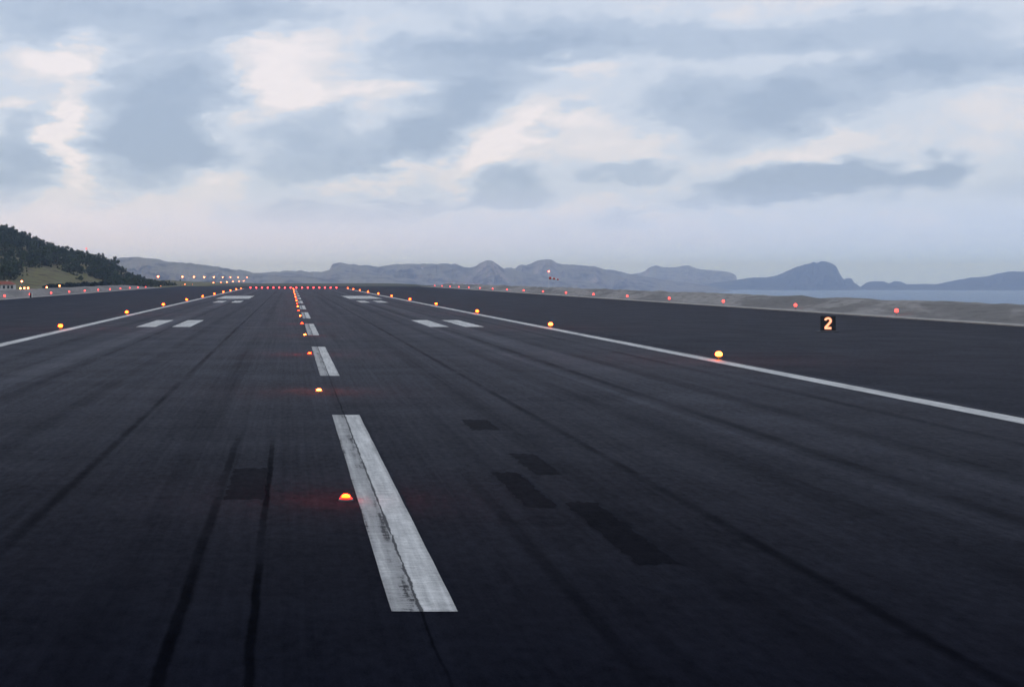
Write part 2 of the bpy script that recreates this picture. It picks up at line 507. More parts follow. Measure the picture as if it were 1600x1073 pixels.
def heightfield(name, xs, ys, zf, mat, smooth=True):
    vs = [(x, y, zf(x, y)) for y in ys for x in xs]
    nx = len(xs)
    fs = [(j * nx + i, j * nx + i + 1, (j + 1) * nx + i + 1, (j + 1) * nx + i) for j in range(len(ys) - 1) for i in range(nx - 1)]
    return pyd(name, vs, fs, mat, smooth=smooth)
def lin(a, b, n): return [a + (b - a) * i / (n - 1) for i in range(n)]
def interp(pts, x):
    if x <= pts[0][0]: return pts[0][1]
    for (x0, y0), (x1, y1) in zip(pts, pts[1:]):
        if x <= x1: return y0 + (y1 - y0) * (x - x0) / (x1 - x0)
    return pts[-1][1]
def sstep(a, b, x):
    t = max(0.0, min(1.0, (x - a) / (b - a)))
    return t * t * (3 - 2 * t)
def fbm(x, y, z=0.0, o=5):
    return noise.fractal(Vector((x, y, z)), 1.0, 2.1, o)

# plateau the airfield stands on: level near the runway, falling to the sea on the right and beyond the far end
def land_z(x, y):
    z = -0.35 + (-2.2) * sstep(700, 860, y)
    z += fbm(x * .012, y * .008, 3.0) * 0.5 * sstep(720, 900, y)
    right = 84 + 60 * sstep(900, 1300, y) - 0.02 * max(0, y - 1300)
    d = x - right
    if d > 0: z -= min(64, d * 0.9)
    far = y - (2000 + 60 * fbm(x * .01, 0, 8.0) + max(0, -x - 40) * 5)
    if far > 0: z -= min(64, far * 0.35)
    return max(z, -66)
heightfield('ground', lin(-420, 220, 81), lin(-60, 3700, 190), land_z, M_LAND)
tag(bpy.data.objects['ground'], 'dry brown ground beyond the runway end', kind='structure')

# wooded hill on the left
crest_px = [(-900, 240), (-500, 270), (-300, 295), (-100, 330), (0, 354), (30, 361), (65, 374), (100, 389), (130, 396), (165, 404), (182, 411), (200, 421), (222, 431), (250, 436.5), (280, 438), (300, 440), (340, 445)]
crest = [((u - U0) * 1100 / F, H + (V0 - v) * 1100 / F - 4.0) for u, v in crest_px]
def hill_z(x, y):
    c = interp(crest, x)
    t = max(0.0, min(1.0, (y - 600) / 380))
    t = 0.55 * t + 0.45 * t * t * (3 - 2 * t)
    back = 1.0 - 0.85 * sstep(1080, 1420, y)
    edge = sstep(-68, -96, x)
    z = -0.6 + (c + 0.6) * t * back * edge + fbm(x * .02, y * .015, 1.0) * 1.3 * t * edge
    return z if x < -70 else z - 1.5
heightfield('hill', lin(-640, -66, 116), lin(430, 1720, 110), hill_z, M_HILL)
tag(bpy.data.objects['hill'], 'grassy hillside rising on the left behind the bank', kind='structure')

# ------------------------------------------------------------------ distant mountains and headlands
RIDGES = []
def ridge(name, label, prof, D, wf, wb, mat, seed, gully=0.35, nx=220):
    us = lin(prof[0][0], prof[-1][0], nx)
    rows = [(-1.0, 'f')] + [(-1 + k / 18.0, 'f') for k in range(1, 18)] + [(0.0, 'c')] + [(k / 8.0, 'b') for k in range(1, 9)]
    vs = []
    for (t, side) in rows:
        for u in us:
            v = interp(prof, u)
            x = (u - U0) * D / F
            zt = H + (V0 - v) * D / F
            hgt = zt - (SEA_Z - D * D / (2 * R_E)) + 6
            y = D + (t * wf if t < 0 else t * wb)
            rg = 1.0 - abs(fbm(x * .0042 + seed, y * .0012, seed, 5)) * 2.0        # gullies running down the slope
            s = 1 - abs(t)
            p = s ** 1.25
            p = p + gully * 2.0 * (s * (1 - s)) * (rg * 1.4 - 0.9)
            jit = (fbm(x * .011, seed, 0, 4) * 0.035 + fbm(x * .034, seed, y * .004, 3) * 0.032) * hgt * s
            zz = (SEA_Z - D * D / (2 * R_E)) - 6 + hgt * p + jit
            xx = x * (y / D) + fbm(x * .003, y * .003, seed + 4) * 40 * (1 - s)
            vs.append((xx, y + fbm(x * .002, seed, 1.0) * wf * .25 * (1 - 0.5 * s), zz))
    nr = len(rows)
    fs = [(j * nx + i, j * nx + i + 1, (j + 1) * nx + i + 1, (j + 1) * nx + i) for j in range(nr - 1) for i in range(nx - 1)]
    o = tag(pyd(name, vs, fs, mat, smooth=False), label, kind='structure')
    RIDGES.append(o)
    return o
ridge('mountain', 'long blue grey ridge sloping down behind the left hill',
      [(60, 452), (90, 420), (130, 408), (165, 405), (180, 403.5), (200, 401.5), (235, 402.5), (250, 405.5), (262, 409), (300, 412), (320, 415), (345, 417), (380, 423), (400, 426.5), (425, 429), (470, 431), (520, 436), (560, 444), (590, 455)],
      5600, 1300, 900, M_MOUNT, 2.0, 0.5)
ridge('mountain', 'low hazy hills just behind the far end of the runway',
      [(370, 450), (395, 430), (410, 427), (425, 424.5), (440, 423), (470, 423.5), (485, 426), (500, 424), (515, 422), (540, 424), (580, 430), (640, 436), (690, 446), (710, 455)],
      6600, 1300, 900, M_MOUNT, 5.0, 0.4)
ridge('mountain', 'flat topped hazy plateau with a steep left edge beyond the runway',
      [(490, 470), (505, 440), (514, 421), (519, 412.5), (527, 411.5), (540, 412), (560, 414.5), (590, 416), (605, 415.5), (625, 413), (640, 412), (700, 412), (712, 413), (722, 415.5), (735, 416.8), (742, 414.5), (750, 410), (758, 407), (766, 407.5), (777, 413), (790, 419), (815, 424), (860, 432), (920, 440), (960, 452), (980, 462)],
      7400, 1500, 900, M_MOUNT, 9.0, 0.55)
ridge('mountain', 'double peaked hazy mountain behind the windsock',
      [(720, 460), (760, 436), (790, 419.5), (805, 418.5), (810, 414), (816, 413.5), (824, 415), (832, 411), (840, 406.5), (850, 405), (861, 405.5), (872, 411), (895, 413.5), (922, 415.5), (940, 420), (956, 422), (975, 427), (1000, 431), (1040, 437), (1070, 441), (1100, 446), (1130, 452.5), (1150, 456)],
      8300, 1200, 900, M_MOUNT, 13.0, 0.5)
ridge('mountain', 'pale farther ridge ending in a cliff left of the headland',
      [(940, 452), (965, 436), (985, 428.5), (1000, 427), (1008, 423), (1014, 417), (1022, 414.5), (1036, 417.5), (1050, 418), (1062, 416), (1075, 415), (1088, 419.5), (1105, 421.5), (1125, 423), (1143, 425.5), (1152, 430), (1154, 438), (1170, 446), (1185, 452)],
      11500, 1000, 900, M_MOUNT, 17.0, 0.35)
ridge('headland', 'dark blue rocky headland with a tall cliff above the sea',
      [(1060, 455), (1090, 448), (1120, 441), (1150, 438), (1165, 435), (1178, 433.5), (1195, 433.5), (1208, 431), (1225, 425), (1245, 417), (1260, 412), (1270, 409.5), (1275, 411), (1283, 408), (1291, 408.5), (1298, 411), (1304, 416), (1307, 424), (1311, 431), (1316, 436.5), (1321, 434.5), (1328, 434.5), (1331, 441), (1338, 446), (1345, 453), (1350, 456)],
      9900, 900, 700, M_HEAD, 21.0, 0.45, nx=280)
ridge('island', 'two low rocky islets right of the headland',
      [(1334, 456), (1342, 447), (1350, 442), (1358, 439.5), (1376, 439.5), (1384, 442.5), (1388, 441.5), (1393, 438.8), (1402, 440), (1414, 444), (1430, 444), (1445, 443.5), (1470, 444), (1490, 446), (1510, 449), (1530, 456)],
      9900, 700, 500, M_HEAD, 25.0, 0.3)
ridge('headland', 'dark headland rising out of frame on the far right',
      [(1440, 456), (1460, 446), (1475, 442), (1495, 438), (1515, 434.5), (1540, 431.5), (1553, 429.5), (1561, 426.5), (1575, 424.6), (1590, 424.2), (1640, 424), (1720, 418), (1800, 415), (1880, 424), (1940, 440), (1980, 458)],
      9800, 800, 700, M_HEAD, 29.0, 0.35)

# ------------------------------------------------------------------ pavement sheets
def sheet(name, x0, x1, y0, y1, z, mat, parent=None, nx=1, ny=1, jitter=0.0, seed=0):
    rnd = random.Random(seed)
    vs = []
    for j in range(ny + 1):
        for i in range(nx + 1):
            ex = (rnd.uniform(-1, 1) * jitter) if i in (0, nx) else 0
            ey = (rnd.uniform(-1, 1) * jitter * 3) if j in (0, ny) else 0
            vs.append((x0 + (x1 - x0) * i / nx + ex, y0 + (y1 - y0) * j / ny + ey, z))
    fs = [(j * (nx + 1) + i, j * (nx + 1) + i + 1, (j + 1) * (nx + 1) + i + 1, (j + 1) * (nx + 1) + i) for j in range(ny) for i in range(nx)]
    return pyd(name, vs, fs, mat, parent)
CX = 1.85
tag(sheet('shoulder', -60, 69, -40, 830, -0.004, M_SHO, nx=6, ny=30), 'dark asphalt strip on both sides of the runway', kind='structure')
runway = tag(sheet('runway', CX - 22.6, CX + 22.6, -40, 690, 0.0, M_RUN, nx=6, ny=60), 'dark grey asphalt runway streaked with tyre rubber', kind='structure')
# centreline dashes
FH = F * H
d0 = FH / (955 - V0)
d1 = FH / (648 - V0)
LD = d1 - d0
PER = FH / (587 - V0) - d0
k = 0
while d0 + k * PER + LD < 640:
    y0 = d0 + k * PER
    sheet('centreline_dash', CX - .46, CX + .46, y0, y0 + LD, 0.004, M_CPAINT, runway, nx=2, ny=24, jitter=0.006, seed=k)
    k += 1
# side stripes
for s in (-1, 1):
    xx = CX + s * 21.7
    sheet('side_stripe', xx - .45, xx + .45, -40, 650, 0.004, M_PAINT, runway, nx=2, ny=160, jitter=0.012, seed=50 + s)
# touchdown bars and aiming point blocks
for (y0, y1) in ((144, 167), (285, 308)):
    for s in (-1, 1):
        for (a, b_) in ((11.25, 13.0), (14.55, 16.35)):
            sheet('touchdown_bar', CX + min(s * a, s * b_), CX + max(s * a, s * b_), y0, y1, 0.004, M_PAINT, runway, nx=2, ny=20, jitter=0.015, seed=int(y0 + a))
for s in (-1, 1):
    sheet('aiming_point_block', CX + min(s * 11, s * 18.4), CX + max(s * 11, s * 18.4), 338, 390, 0.004, M_PAINT, runway, nx=4, ny=20, jitter=0.02, seed=70 + s)
# repaired patches
for i, (x0, x1, y0, y1) in enumerate([(-1.36, -.56, 31.9, 37.1), (5.5, 6.35, 46.4, 49.8), (5.72, 6.35, 35.8, 40.2), (4.74, 5.36, 30.8, 36.3), (5.58, 6.26, 24.7, 31.5), (-9.9, -8.3, 33.6, 34.3)]):
    sheet('asphalt_patch', x0, x1, y0, y1, 0.004, M_PATCH, runway, nx=8, ny=26, jitter=0.05, seed=90 + i)

# ------------------------------------------------------------------ banks and kerbs along the strip
def extrude_section(name, sec, y0, y1, n, mat, bump=0.0, seed=0.0, taper=0.0):
    ys = lin(y0, y1, n)
    vs = []
    for y in ys:
        f = 1.0
        if taper: f = 0.15 + 0.85 * sstep(y1, y1 - taper, y)
        for (x, z) in sec:
            q = fbm(x * .25, y * .09, seed, 4) * bump if z > 0.3 else 0
            vs.append((x + q * .8, y, (z * f if z > 0 else z) + q))
    m = len(sec)
    fs = [(j * m + i, (j + 1) * m + i, (j + 1) * m + i + 1, j * m + i + 1) for j in range(n - 1) for i in range(m - 1)]
    return pyd(name, vs, fs, mat)
def dense(sec, k=4):
    out = []
    for a, b in zip(sec, sec[1:]):
        for i in range(k): out.append((a[0] + (b[0] - a[0]) * i / k, a[1] + (b[1] - a[1]) * i / k))
    return out + [sec[-1]]
tag(extrude_section('embankment', dense([(70.75, -.2), (70.8, .06), (72.2, .22), (77.0, 1.62), (79.2, 1.72), (84, -2), (90, -8)]), 20, 815, 420, M_BERM, 0.26, 2.0, 60), 'low weathered grey bank along the right edge, in front of the sea', kind='structure')
tag(extrude_section('kerb', [(69.0, -.1), (69.0, .11), (69.05, .13), (70.55, .13), (70.6, .11), (70.6, -.1)], 20, 815, 60, M_KERB), 'pale concrete kerb along the foot of the right bank', kind='structure')
tag(extrude_section('embankment', dense([(-61.3, -.2), (-61.35, .05), (-62.2, .2), (-64.6, 1.6), (-67.5, 1.72), (-71, .1), (-74, -.6)]), 100, 720, 240, M_BERM_L, 0.12, 6.0, 120), 'pale concrete bank along the left edge below the hill', kind='structure')
tag(extrude_section('kerb', [(-60.0, -.1), (-60.0, .09), (-60.05, .11), (-61.15, .11), (-61.2, .09), (-61.2, -.1)], 100, 720, 60, M_KERB), 'pale concrete kerb along the foot of the left bank', kind='structure')

# ------------------------------------------------------------------ lamps
def center_lamp(bulb, glass):  # glass: glow material of the imitated bloom halo
    r = empty('inset_runway_light', (0, 0, 0))
    bm = bmesh.new()
    b_lathe(bm, [(.155, 0.0), (.155, .008), (.125, .022), (.05, .026)], 20)
    bmo('housing', bm, M_METAL, r, True)
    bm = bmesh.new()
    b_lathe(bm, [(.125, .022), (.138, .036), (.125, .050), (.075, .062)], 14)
    bmo('lens', bm, glass, r, True)  # added glowing saucer, no real lens: imitates the bloom halo round the bulb
    bm = bmesh.new()
    b_lathe(bm, [(.070, .052), (.092, .066), (.092, .088), (.070, .112), (.030, .126)], 14)
    bmo('bulb', bm, bulb, r, True)
    bm = bmesh.new()
    b_lathe(bm, [(.148, .012), (.148, .026), (.136, .030)], 16)
    bmo('retaining_ring', bm, M_METAL, r)
    return r
def edge_lamp(lens):
    r = empty('runway_edge_light', (0, 0, 0))
    bm = bmesh.new()
    b_lathe(bm, [(.17, 0.0), (.17, .02), (.12, .03), (.045, .05)], 16)
    bmo('base_plate', bm, M_YELLOW, r, True)
    bm = bmesh.new()
    b_cone(bm, (0, 0, .04), (0, 0, .20), .035, .035, 10)
    b_lathe(bm, [(.05, .16), (.13, .19), (.13, .215), (.05, .22)], 14)
    bmo('stem', bm, M_YELLOW, r, True)
    bm = bmesh.new()
    b_lathe(bm, [(.09, .215), (.175, .25), (.20, .32), (.185, .40), (.13, .46), (.045, .485)], 12)
    bmo('globe', bm, lens, r, True)
    return r
def red_lamp(lens, hgt, name, rad=.17):
    r = empty(name, (0, 0, 0))
    bm = bmesh.new()
    b_lathe(bm, [(.14, 0.0), (.14, .02), (.04, .04)], 12)
    bmo('base_plate', bm, M_DARK, r, True)
    bm = bmesh.new()
    b_cone(bm, (0, 0, .02), (0, 0, hgt - rad * .9), .03, .03, 8)
    bmo('post', bm, M_DARK, r, True)
    bm = bmesh.new()
    b_lathe(bm, [(rad * .5, hgt - rad), (rad * .9, hgt - rad * .6), (rad, hgt), (rad * .85, hgt + rad * .6), (rad * .35, hgt + rad)], 12)
    bmo('lens', bm, lens, r, True)
    return r
def place(proto, used, x, y, z, label, cat, group):
    if proto.name not in used:
        used.add(proto.name); o = proto
    else:
        o = copy_tree(proto)
    o.location = (x, y, z)
    tag(o, label, cat, group)
    return o
used = set()
# centreline lights every 30 m, red and warm white in turn
pr = center_lamp(E_CRED, emit('red halo glow', (1.0, .012, .006), 2.6))
pw = center_lamp(E_CWHITE, emit('amber halo glow', (1.0, .14, .015), 2.6))
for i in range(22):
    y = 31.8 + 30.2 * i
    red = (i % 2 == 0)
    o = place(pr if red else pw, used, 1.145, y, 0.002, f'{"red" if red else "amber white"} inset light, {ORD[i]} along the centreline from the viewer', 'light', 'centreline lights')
# edge lights
pe, pe2 = edge_lamp(E_AMBER), edge_lamp(E_AMBERW)
for i in range(11):
    place(pe2 if i < 2 else pe, used, CX + 22.1, 85.9 + 55.6 * i, 0.0, f'{"pale amber" if i < 2 else "amber"} elevated lamp, {ORD[i]} on the right edge line from the viewer', 'light', 'right edge lights')
for i in range(10):
    place(pe if i not in (6, 7, 8) else pe2, used, CX - 22.3, 136.5 + 55.2 * i, 0.0, f'{"amber" if i not in (6, 7, 8) else "pale amber"} elevated lamp, {ORD[i]} on the left edge line from the viewer', 'light', 'left edge lights')
# runway end lights
pend = red_lamp(E_END, .36, 'runway_end_light', .27)
for i in range(16):
    place(pend, used, -17.3 + 2.475 * i, 664, 0.0, f'red lamp in the runway end row, {("leftmost" if i == 0 else ORD[i])} from the left', 'light', 'runway end lights')
# obstruction lights on both banks
pob = red_lamp(E_OBST, .62, 'obstruction_light', .23)
for i in range(17):
    place(pob, used, 71.6, 181.5 + 36.3 * i, 0.12, f'small red lamp on the right bank, {ORD[i]} from the viewer', 'light', 'red lamps on the right bank')
for i in range(11):
    place(pob, used, -62.0, 333 + 32.4 * i, 0.10, f'small red lamp on the left bank, {ORD[i]} from the viewer', 'light', 'red lamps on the left bank')

# street lamps
def street_lamp(hgt, rad=.26):
    r = empty('street_lamp', (0, 0, 0))
    bm = bmesh.new()
    b_cone(bm, (0, 0, 0), (0, 0, .4), .14, .10, 8)
    b_cone(bm, (0, 0, .3), (0, 0, hgt - rad), .065, .045, 8)
    bmo('post', bm, M_METAL, r, True)
    bm = bmesh.new()
    b_lathe(bm, [(rad * .4, hgt - rad), (rad, hgt - rad * .35), (rad, hgt + rad * .3), (rad * .4, hgt + rad * .75)], 12)
    bmo('lamp_glass', bm, E_STREET, r, True)
    bm = bmesh.new()
    b_lathe(bm, [(rad * 1.1, hgt + rad * .72), (rad * .9, hgt + rad * .95), (rad * .2, hgt + rad * 1.2)], 12)
    bmo('cap', bm, M_DARK, r, True)
    return r
tall = street_lamp(8.0, .5)
low = street_lamp(1.9, .5)
for i, u in enumerate([247, 285, 303, 319, 334, 348, 360, 372, 386]):
    y = 86 * F / (U0 - u)
    z = land_z(-86, y) if y > 1720 else max(land_z(-86, y), hill_z(-86, y))
    place(tall, used, -86, y, 5.45 - 8.0, f'tall white street lamp left of the runway, {ORD[i]} in the upper row', 'lamp', 'tall street lamps')
for i, u in enumerate([252, 289, 300.5, 322.5, 333.5, 345, 354.5, 364, 373.5, 381]):
    y = 82 * F / (U0 - u)
    place(low, used, -82, y, -0.75 - 1.9, f'low white lamp left of the runway, {ORD[i]} in the lower row', 'lamp', 'low street lamps')
bl = street_lamp(0.5, .2)
bt = street_lamp(2.2, .2)
for (u, v, pro, lab) in [(32, 453, bl, 'white lamp on the left bank, leftmost of three close together'), (38, 453.5, bl, 'white lamp on the left bank, middle of three close together'),
                         (44, 451.5, bl, 'white lamp on the left bank, rightmost of three close together'), (73, 452, bl, 'single low white lamp on the left bank between red lamps'),
                         (34, 440, bt, 'white lamp on a tall post above the three bank lamps'), (93, 446.5, bl, 'white lamp standing above the bank before the hedge')]:
    y = 66.3 * F / (U0 - u)
    zl = H - (v - V0) * y / F
    hh = 0.5 if pro is bl else 2.2
    place(pro, used, -66.3, y, max(1.55, zl - hh), lab, 'lamp', 'white lamps on the left bank')

# red warning light on top of the wooded hill
hx = (135 - U0) * 1060 / F
mast = red_lamp(E_OBST, 8.2, 'warning_light', .45)
mast.location = (hx, 1060, hill_z(hx, 1060))
tag(mast, 'faint red warning lamp above the trees on the hill', 'light')

# ------------------------------------------------------------------ number sign
sy = FH / (518 - V0)
sx = (1293 - U0) * sy / F
sign = tag(empty('distance_sign', (sx, sy, 0.0)), 'black square sign with a lit number 2 on the right shoulder', 'sign')
bm = bmesh.new(); b_box(bm, (0, 0, .72), (1.28, .22, 1.24), 0.03)
bmo('panel', bm, M_BLACK, sign)
bm = bmesh.new()
for (c, s_) in [((0, -.12, 1.335), (1.32, .05, .035)), ((0, -.12, .105), (1.32, .05, .035)), ((-.645, -.12, .72), (.035, .05, 1.19)), ((.645, -.12, .72), (.035, .05, 1.19))]:
    b_box(bm, c, s_, 0.006)
bmo('frame', bm, M_DARK, sign)
for s in (-1, 1):
    bm = bmesh.new(); b_cone(bm, (s * .45, 0, -.0), (s * .45, 0, .14), .04, .04, 10); b_cone(bm, (s * .45, 0, 0), (s * .45, 0, .02), .11, .11, 12)
    bmo('leg', bm, M_METAL, sign)
bm = bmesh.new(); b_box(bm, (0, 0, .015), (1.7, .9, .05), .015)
bmo('base_slab', bm, M_DARK, sign)
def stroke(pts, width, y, mat, name, parent, thick=.012):
    bm = bmesh.new()
    n = len(pts)
    L, Rr = [], []
    for i, p in enumerate(pts):
        a = Vector(pts[max(0, i - 1)]); b = Vector(pts[min(n - 1, i + 1)])
        d = (b - a).normalized(); nn = Vector((-d.y, d.x))
        L.append(Vector(p) + nn * width); Rr.append(Vector(p) - nn * width)
    for i in range(n - 1):
        quad = [L[i], Rr[i], Rr[i + 1], L[i + 1]]
        bm.faces.new([bm.verts.new((q.x, y, q.y)) for q in quad])
    bmesh.ops.remove_doubles(bm, verts=bm.verts, dist=1e-5)
    r = bmesh.ops.extrude_face_region(bm, geom=bm.faces[:])
    bmesh.ops.translate(bm, vec=(0, -thick, 0), verts=[g for g in r['geom'] if isinstance(g, bmesh.types.BMVert)])
    bmesh.ops.recalc_face_normals(bm, faces=bm.faces[:])
    return bmo(name, bm, mat, parent)
two = []
for k in range(13):
    a = math.radians(170 - k * 195 / 12)
    two.append((.235 * math.cos(a), .93 + .215 * math.sin(a)))
two += [(.10, .70), (-.05, .53), (-.19, .385), (-.225, .315)]
two2 = [(-.285, .30), (-.1, .30), (.1, .30), (.29, .30)]
for pts in (two, two2):
    stroke(pts, .118, -.1102, E_DIGITE, 'digit_rim', sign, .006)
    stroke(pts, .085, -.118, E_DIGIT, 'digit', sign, .008)

# ------------------------------------------------------------------ windsock beside the right bank
wy = 88 * F / (874.5 - U0)
wz = land_z(82, wy)
ws = tag(empty('windsock', (82 * 1.03, wy, -1.0)), 'red and white striped windsock with a lit lamp on its pole', 'windsock')
zt = H + (V0 - 424) * wy / F + 1.0
zs = H + (V0 - 434.3) * wy / F + 1.0
bm = bmesh.new(); b_cone(bm, (0, 0, 0), (0, 0, zt - .1), .07, .04, 10); b_cone(bm, (0, 0, 0), (0, 0, .1), .25, .25, 10)
bmo('pole', bm, M_WHITECL, ws, True)
bm = bmesh.new(); b_lathe(bm, [(.14, zt - .22), (.30, zt - .1), (.30, zt + .14), (.1, zt + .25)], 12)
bmo('lamp', bm, emit('windsock lamp glass', (1.0, .14, .09), 8), ws, True)
bm = bmesh.new(); b_box(bm, (.2, 0, zt - .3), (.5, .06, .06), .01); b_box(bm, (0, 0, zs), (.3, .08, .08), .01)
bmo('bracket', bm, M_METAL, ws)
nb = 5
for i in range(nb):
    f0, f1 = i / nb, (i + 1) / nb
    x0, x1 = .12 + f0 * 3.1, .12 + f1 * 3.1
    sag0, sag1 = -.55 * f0 ** 1.3, -.55 * f1 ** 1.3
    r0, r1 = .46 - .26 * f0, .46 - .26 * f1
    bm = bmesh.new(); b_cone(bm, (x0, 0, zs + sag0), (x1, 0, zs + sag1), r0, r1, 14, caps=False)
    o = bmo('sock_band', bm, M_REDCL if i % 2 == 0 else M_WHITECL, ws, True)

# ------------------------------------------------------------------ marker post on the left shoulder
mx_, my_ = -56.0, 56.0 * F / (U0 - 49)
mp = tag(empty('marker_post', (mx_, my_, 0)), 'short black and white marker board standing before the left bank', 'marker')
bm = bmesh.new(); b_box(bm, (-.16, 0, .8), (.34, .06, 1.0), .01); bmo('dark_board', bm, M_BLACK, mp)
bm = bmesh.new(); b_box(bm, (.16, -.004, .8), (.28, .06, .9), .01); bmo('white_board', bm, M_WALLW, mp)
for s in (-1, 1):
    bm = bmesh.new(); b_cone(bm, (s * .2, .02, 0), (s * .2, .02, .4), .03, .03, 8); bmo('leg', bm, M_METAL, mp)

# ------------------------------------------------------------------ house with a red roof behind the left bank
hy = 600.0
hx = (6 - U0) * hy / F
house = tag(empty('house', (hx, hy, -0.3)), 'low white house with a red tiled roof at the far left', 'house')
bm = bmesh.new(); b_box(bm, (0, 0, 1.15), (8.6, 5.0, 2.3)); bmo('wall', bm, M_WALLW, house)
vs = [(-4.6, -2.9, 2.25), (4.6, -2.9, 2.25), (4.6, 2.9, 2.25), (-4.6, 2.9, 2.25), (-2.6, 0, 3.5), (2.6, 0, 3.5)]
roof = pyd('roof', vs, [(0, 1, 5, 4), (1, 2, 5), (2, 3, 4, 5), (3, 0, 4), (3, 2, 1, 0)], M_TILE, house)
for xr in lin(-4.3, 4.3, 18):                     # tile ribs on the slope that faces the runway
    top = 3.5 if abs(xr) <= 2.6 else 3.5 - (abs(xr) - 2.6) / 2.0 * 1.25
    yt = -2.9 * (3.5 - top) / 1.25
    if top < 2.4: continue
    bm = bmesh.new(); b_cone(bm, (xr, -2.9, 2.30), (xr, yt, top + .04), .07, .07, 6); bmo('tile_row', bm, M_TILE, roof)
bm = bmesh.new(); b_box(bm, (1.2, .6, 3.5), (.5, .5, .9), .02); bmo('chimney', bm, M_WALLW, roof)
for xr in (-3.1, -1.3, .5, 2.2, 3.6):
    bm = bmesh.new(); b_box(bm, (xr, -2.51, 1.3), (.85, .06, 1.15)); wd = bmo('window', bm, M_GLASS, house)
    bm = bmesh.new()
    b_box(bm, (xr - .47, -2.53, 1.3), (.09, .09, 1.2)); b_box(bm, (xr + .47, -2.53, 1.3), (.09, .09, 1.2)); b_box(bm, (xr, -2.53, 1.93), (1.03, .09, .08)); b_box(bm, (xr, -2.56, .68), (1.1, .14, .07))
    bmo('frame', bm, M_WALLW, wd)

# ------------------------------------------------------------------ trees
def crown_mesh(seed, hgt, wid, n=420, q=.48):
    rnd = random.Random(seed)
    lumps = []
    for _ in range(14):
        a = rnd.uniform(0, 6.28); r = rnd.uniform(0.1, .95) * wid; zc = rnd.uniform(.25, .95 - .3 * r / wid) * hgt
        lumps.append((Vector((r * math.cos(a), r * math.sin(a), zc)), rnd.uniform(.16, .40) * wid))
    vs, fs = [], []
    for _ in range(n):
        c, r = rnd.choice(lumps)
        d = Vector((rnd.gauss(0, 1), rnd.gauss(0, 1), rnd.gauss(0, .8))).normalized()
        p = c + d * r * rnd.uniform(.6, 1.05)
        nn = (d + Vector((rnd.uniform(-.7, .7), rnd.uniform(-.7, .7), rnd.uniform(-.2, .8)))).normalized()
        t1 = nn.orthogonal().normalized(); t2 = nn.cross(t1)
        s = q * rnd.uniform(.6, 1.3)
        k = len(vs)
        an = rnd.uniform(0, 6.28)
        for j in range(5):
            aa = an + j * 6.283 / 5
            vs.append(tuple(p + (t1 * math.cos(aa) + t2 * math.sin(aa) * .7) * s * rnd.uniform(.7, 1.1)))
        fs.append(tuple(range(k, k + 5)))
    me = bpy.data.meshes.new('crown')
    me.from_pydata(vs, [], fs); me.update()
    me.materials.append(M_LEAF)
    return me
def trunk_mesh(hgt, seed):
    rnd = random.Random(seed)
    bm = bmesh.new()
    b_cone(bm, (0, 0, -.6), (.1, 0, hgt * .45), .20, .13, 7)
    b_cone(bm, (.1, 0, hgt * .42), (.05, .1, hgt * .8), .13, .05, 6)
    for _ in range(4):
        a = rnd.uniform(0, 6.28)
        b_cone(bm, (.1, 0, hgt * rnd.uniform(.3, .5)), (math.cos(a) * 1.4, math.sin(a) * 1.4, hgt * rnd.uniform(.55, .8)), .08, .03, 5)
    me = bpy.data.meshes.new('trunk')
    bm.to_mesh(me); bm.free()
    me.materials.append(M_BARK)
    return me
CROWNS = [crown_mesh(11 + i, (6.2, 5.4, 7.4, 4.8, 6.6)[i], (2.6, 2.9, 2.4, 2.3, 3.2)[i]) for i in range(5)]
TRUNKS = [trunk_mesh((6.2, 5.4, 7.4, 4.8, 6.6)[i], i) for i in range(5)]
rnd = random.Random(3)
def add_tree(x, y, s, label, group):
    k = rnd.randrange(5)
    t = empty('tree', (x, y, hill_z(x, y) - .2), rnd.uniform(0, 6.28))
    t.scale = (s, s, s * rnd.uniform(.85, 1.15))
    link('trunk', TRUNKS[k], None, t)
    link('crown', CROWNS[k], None, t)
    tag(t, label, 'tree', group)
def grass_patch(u, v_y):
    return 22 < u < 163
n_t = 0
tries = 0
pts_t = []
while n_t < 300 and tries < 20000:
    tries += 1
    y = rnd.uniform(640, 1130)
    u = rnd.uniform(-12, 272)
    x = (u - U0) * y / F
    if x > -80 or (x > -100 and y < 760): continue
    z = hill_z(x, y)
    v = V0 - (z - H) * F / y
    if 18 < u < 168 and y < min(845, 700 + (u - 18) * 4.6) + 16 * math.sin(u * .09): continue
    if 100 < u < 168 and y < 845 + (u - 100) * 0.9: continue
    if 160 < u < 215 and y < 820: continue
    if u <= 18 and y < 700: continue
    if any((x - a) ** 2 + (y - b) ** 2 < 3.3 ** 2 for a, b in pts_t): continue
    sky_line = y > 1010
    pts_t.append((x, y))
    add_tree(x, y, rnd.uniform(.7, 1.2) * (1.0 if u < 190 else max(.5, 1 - (u - 190) / 110)), 'dark evergreen tree in the dense wood covering the left hill', 'trees of the hillside wood')
    n_t += 1
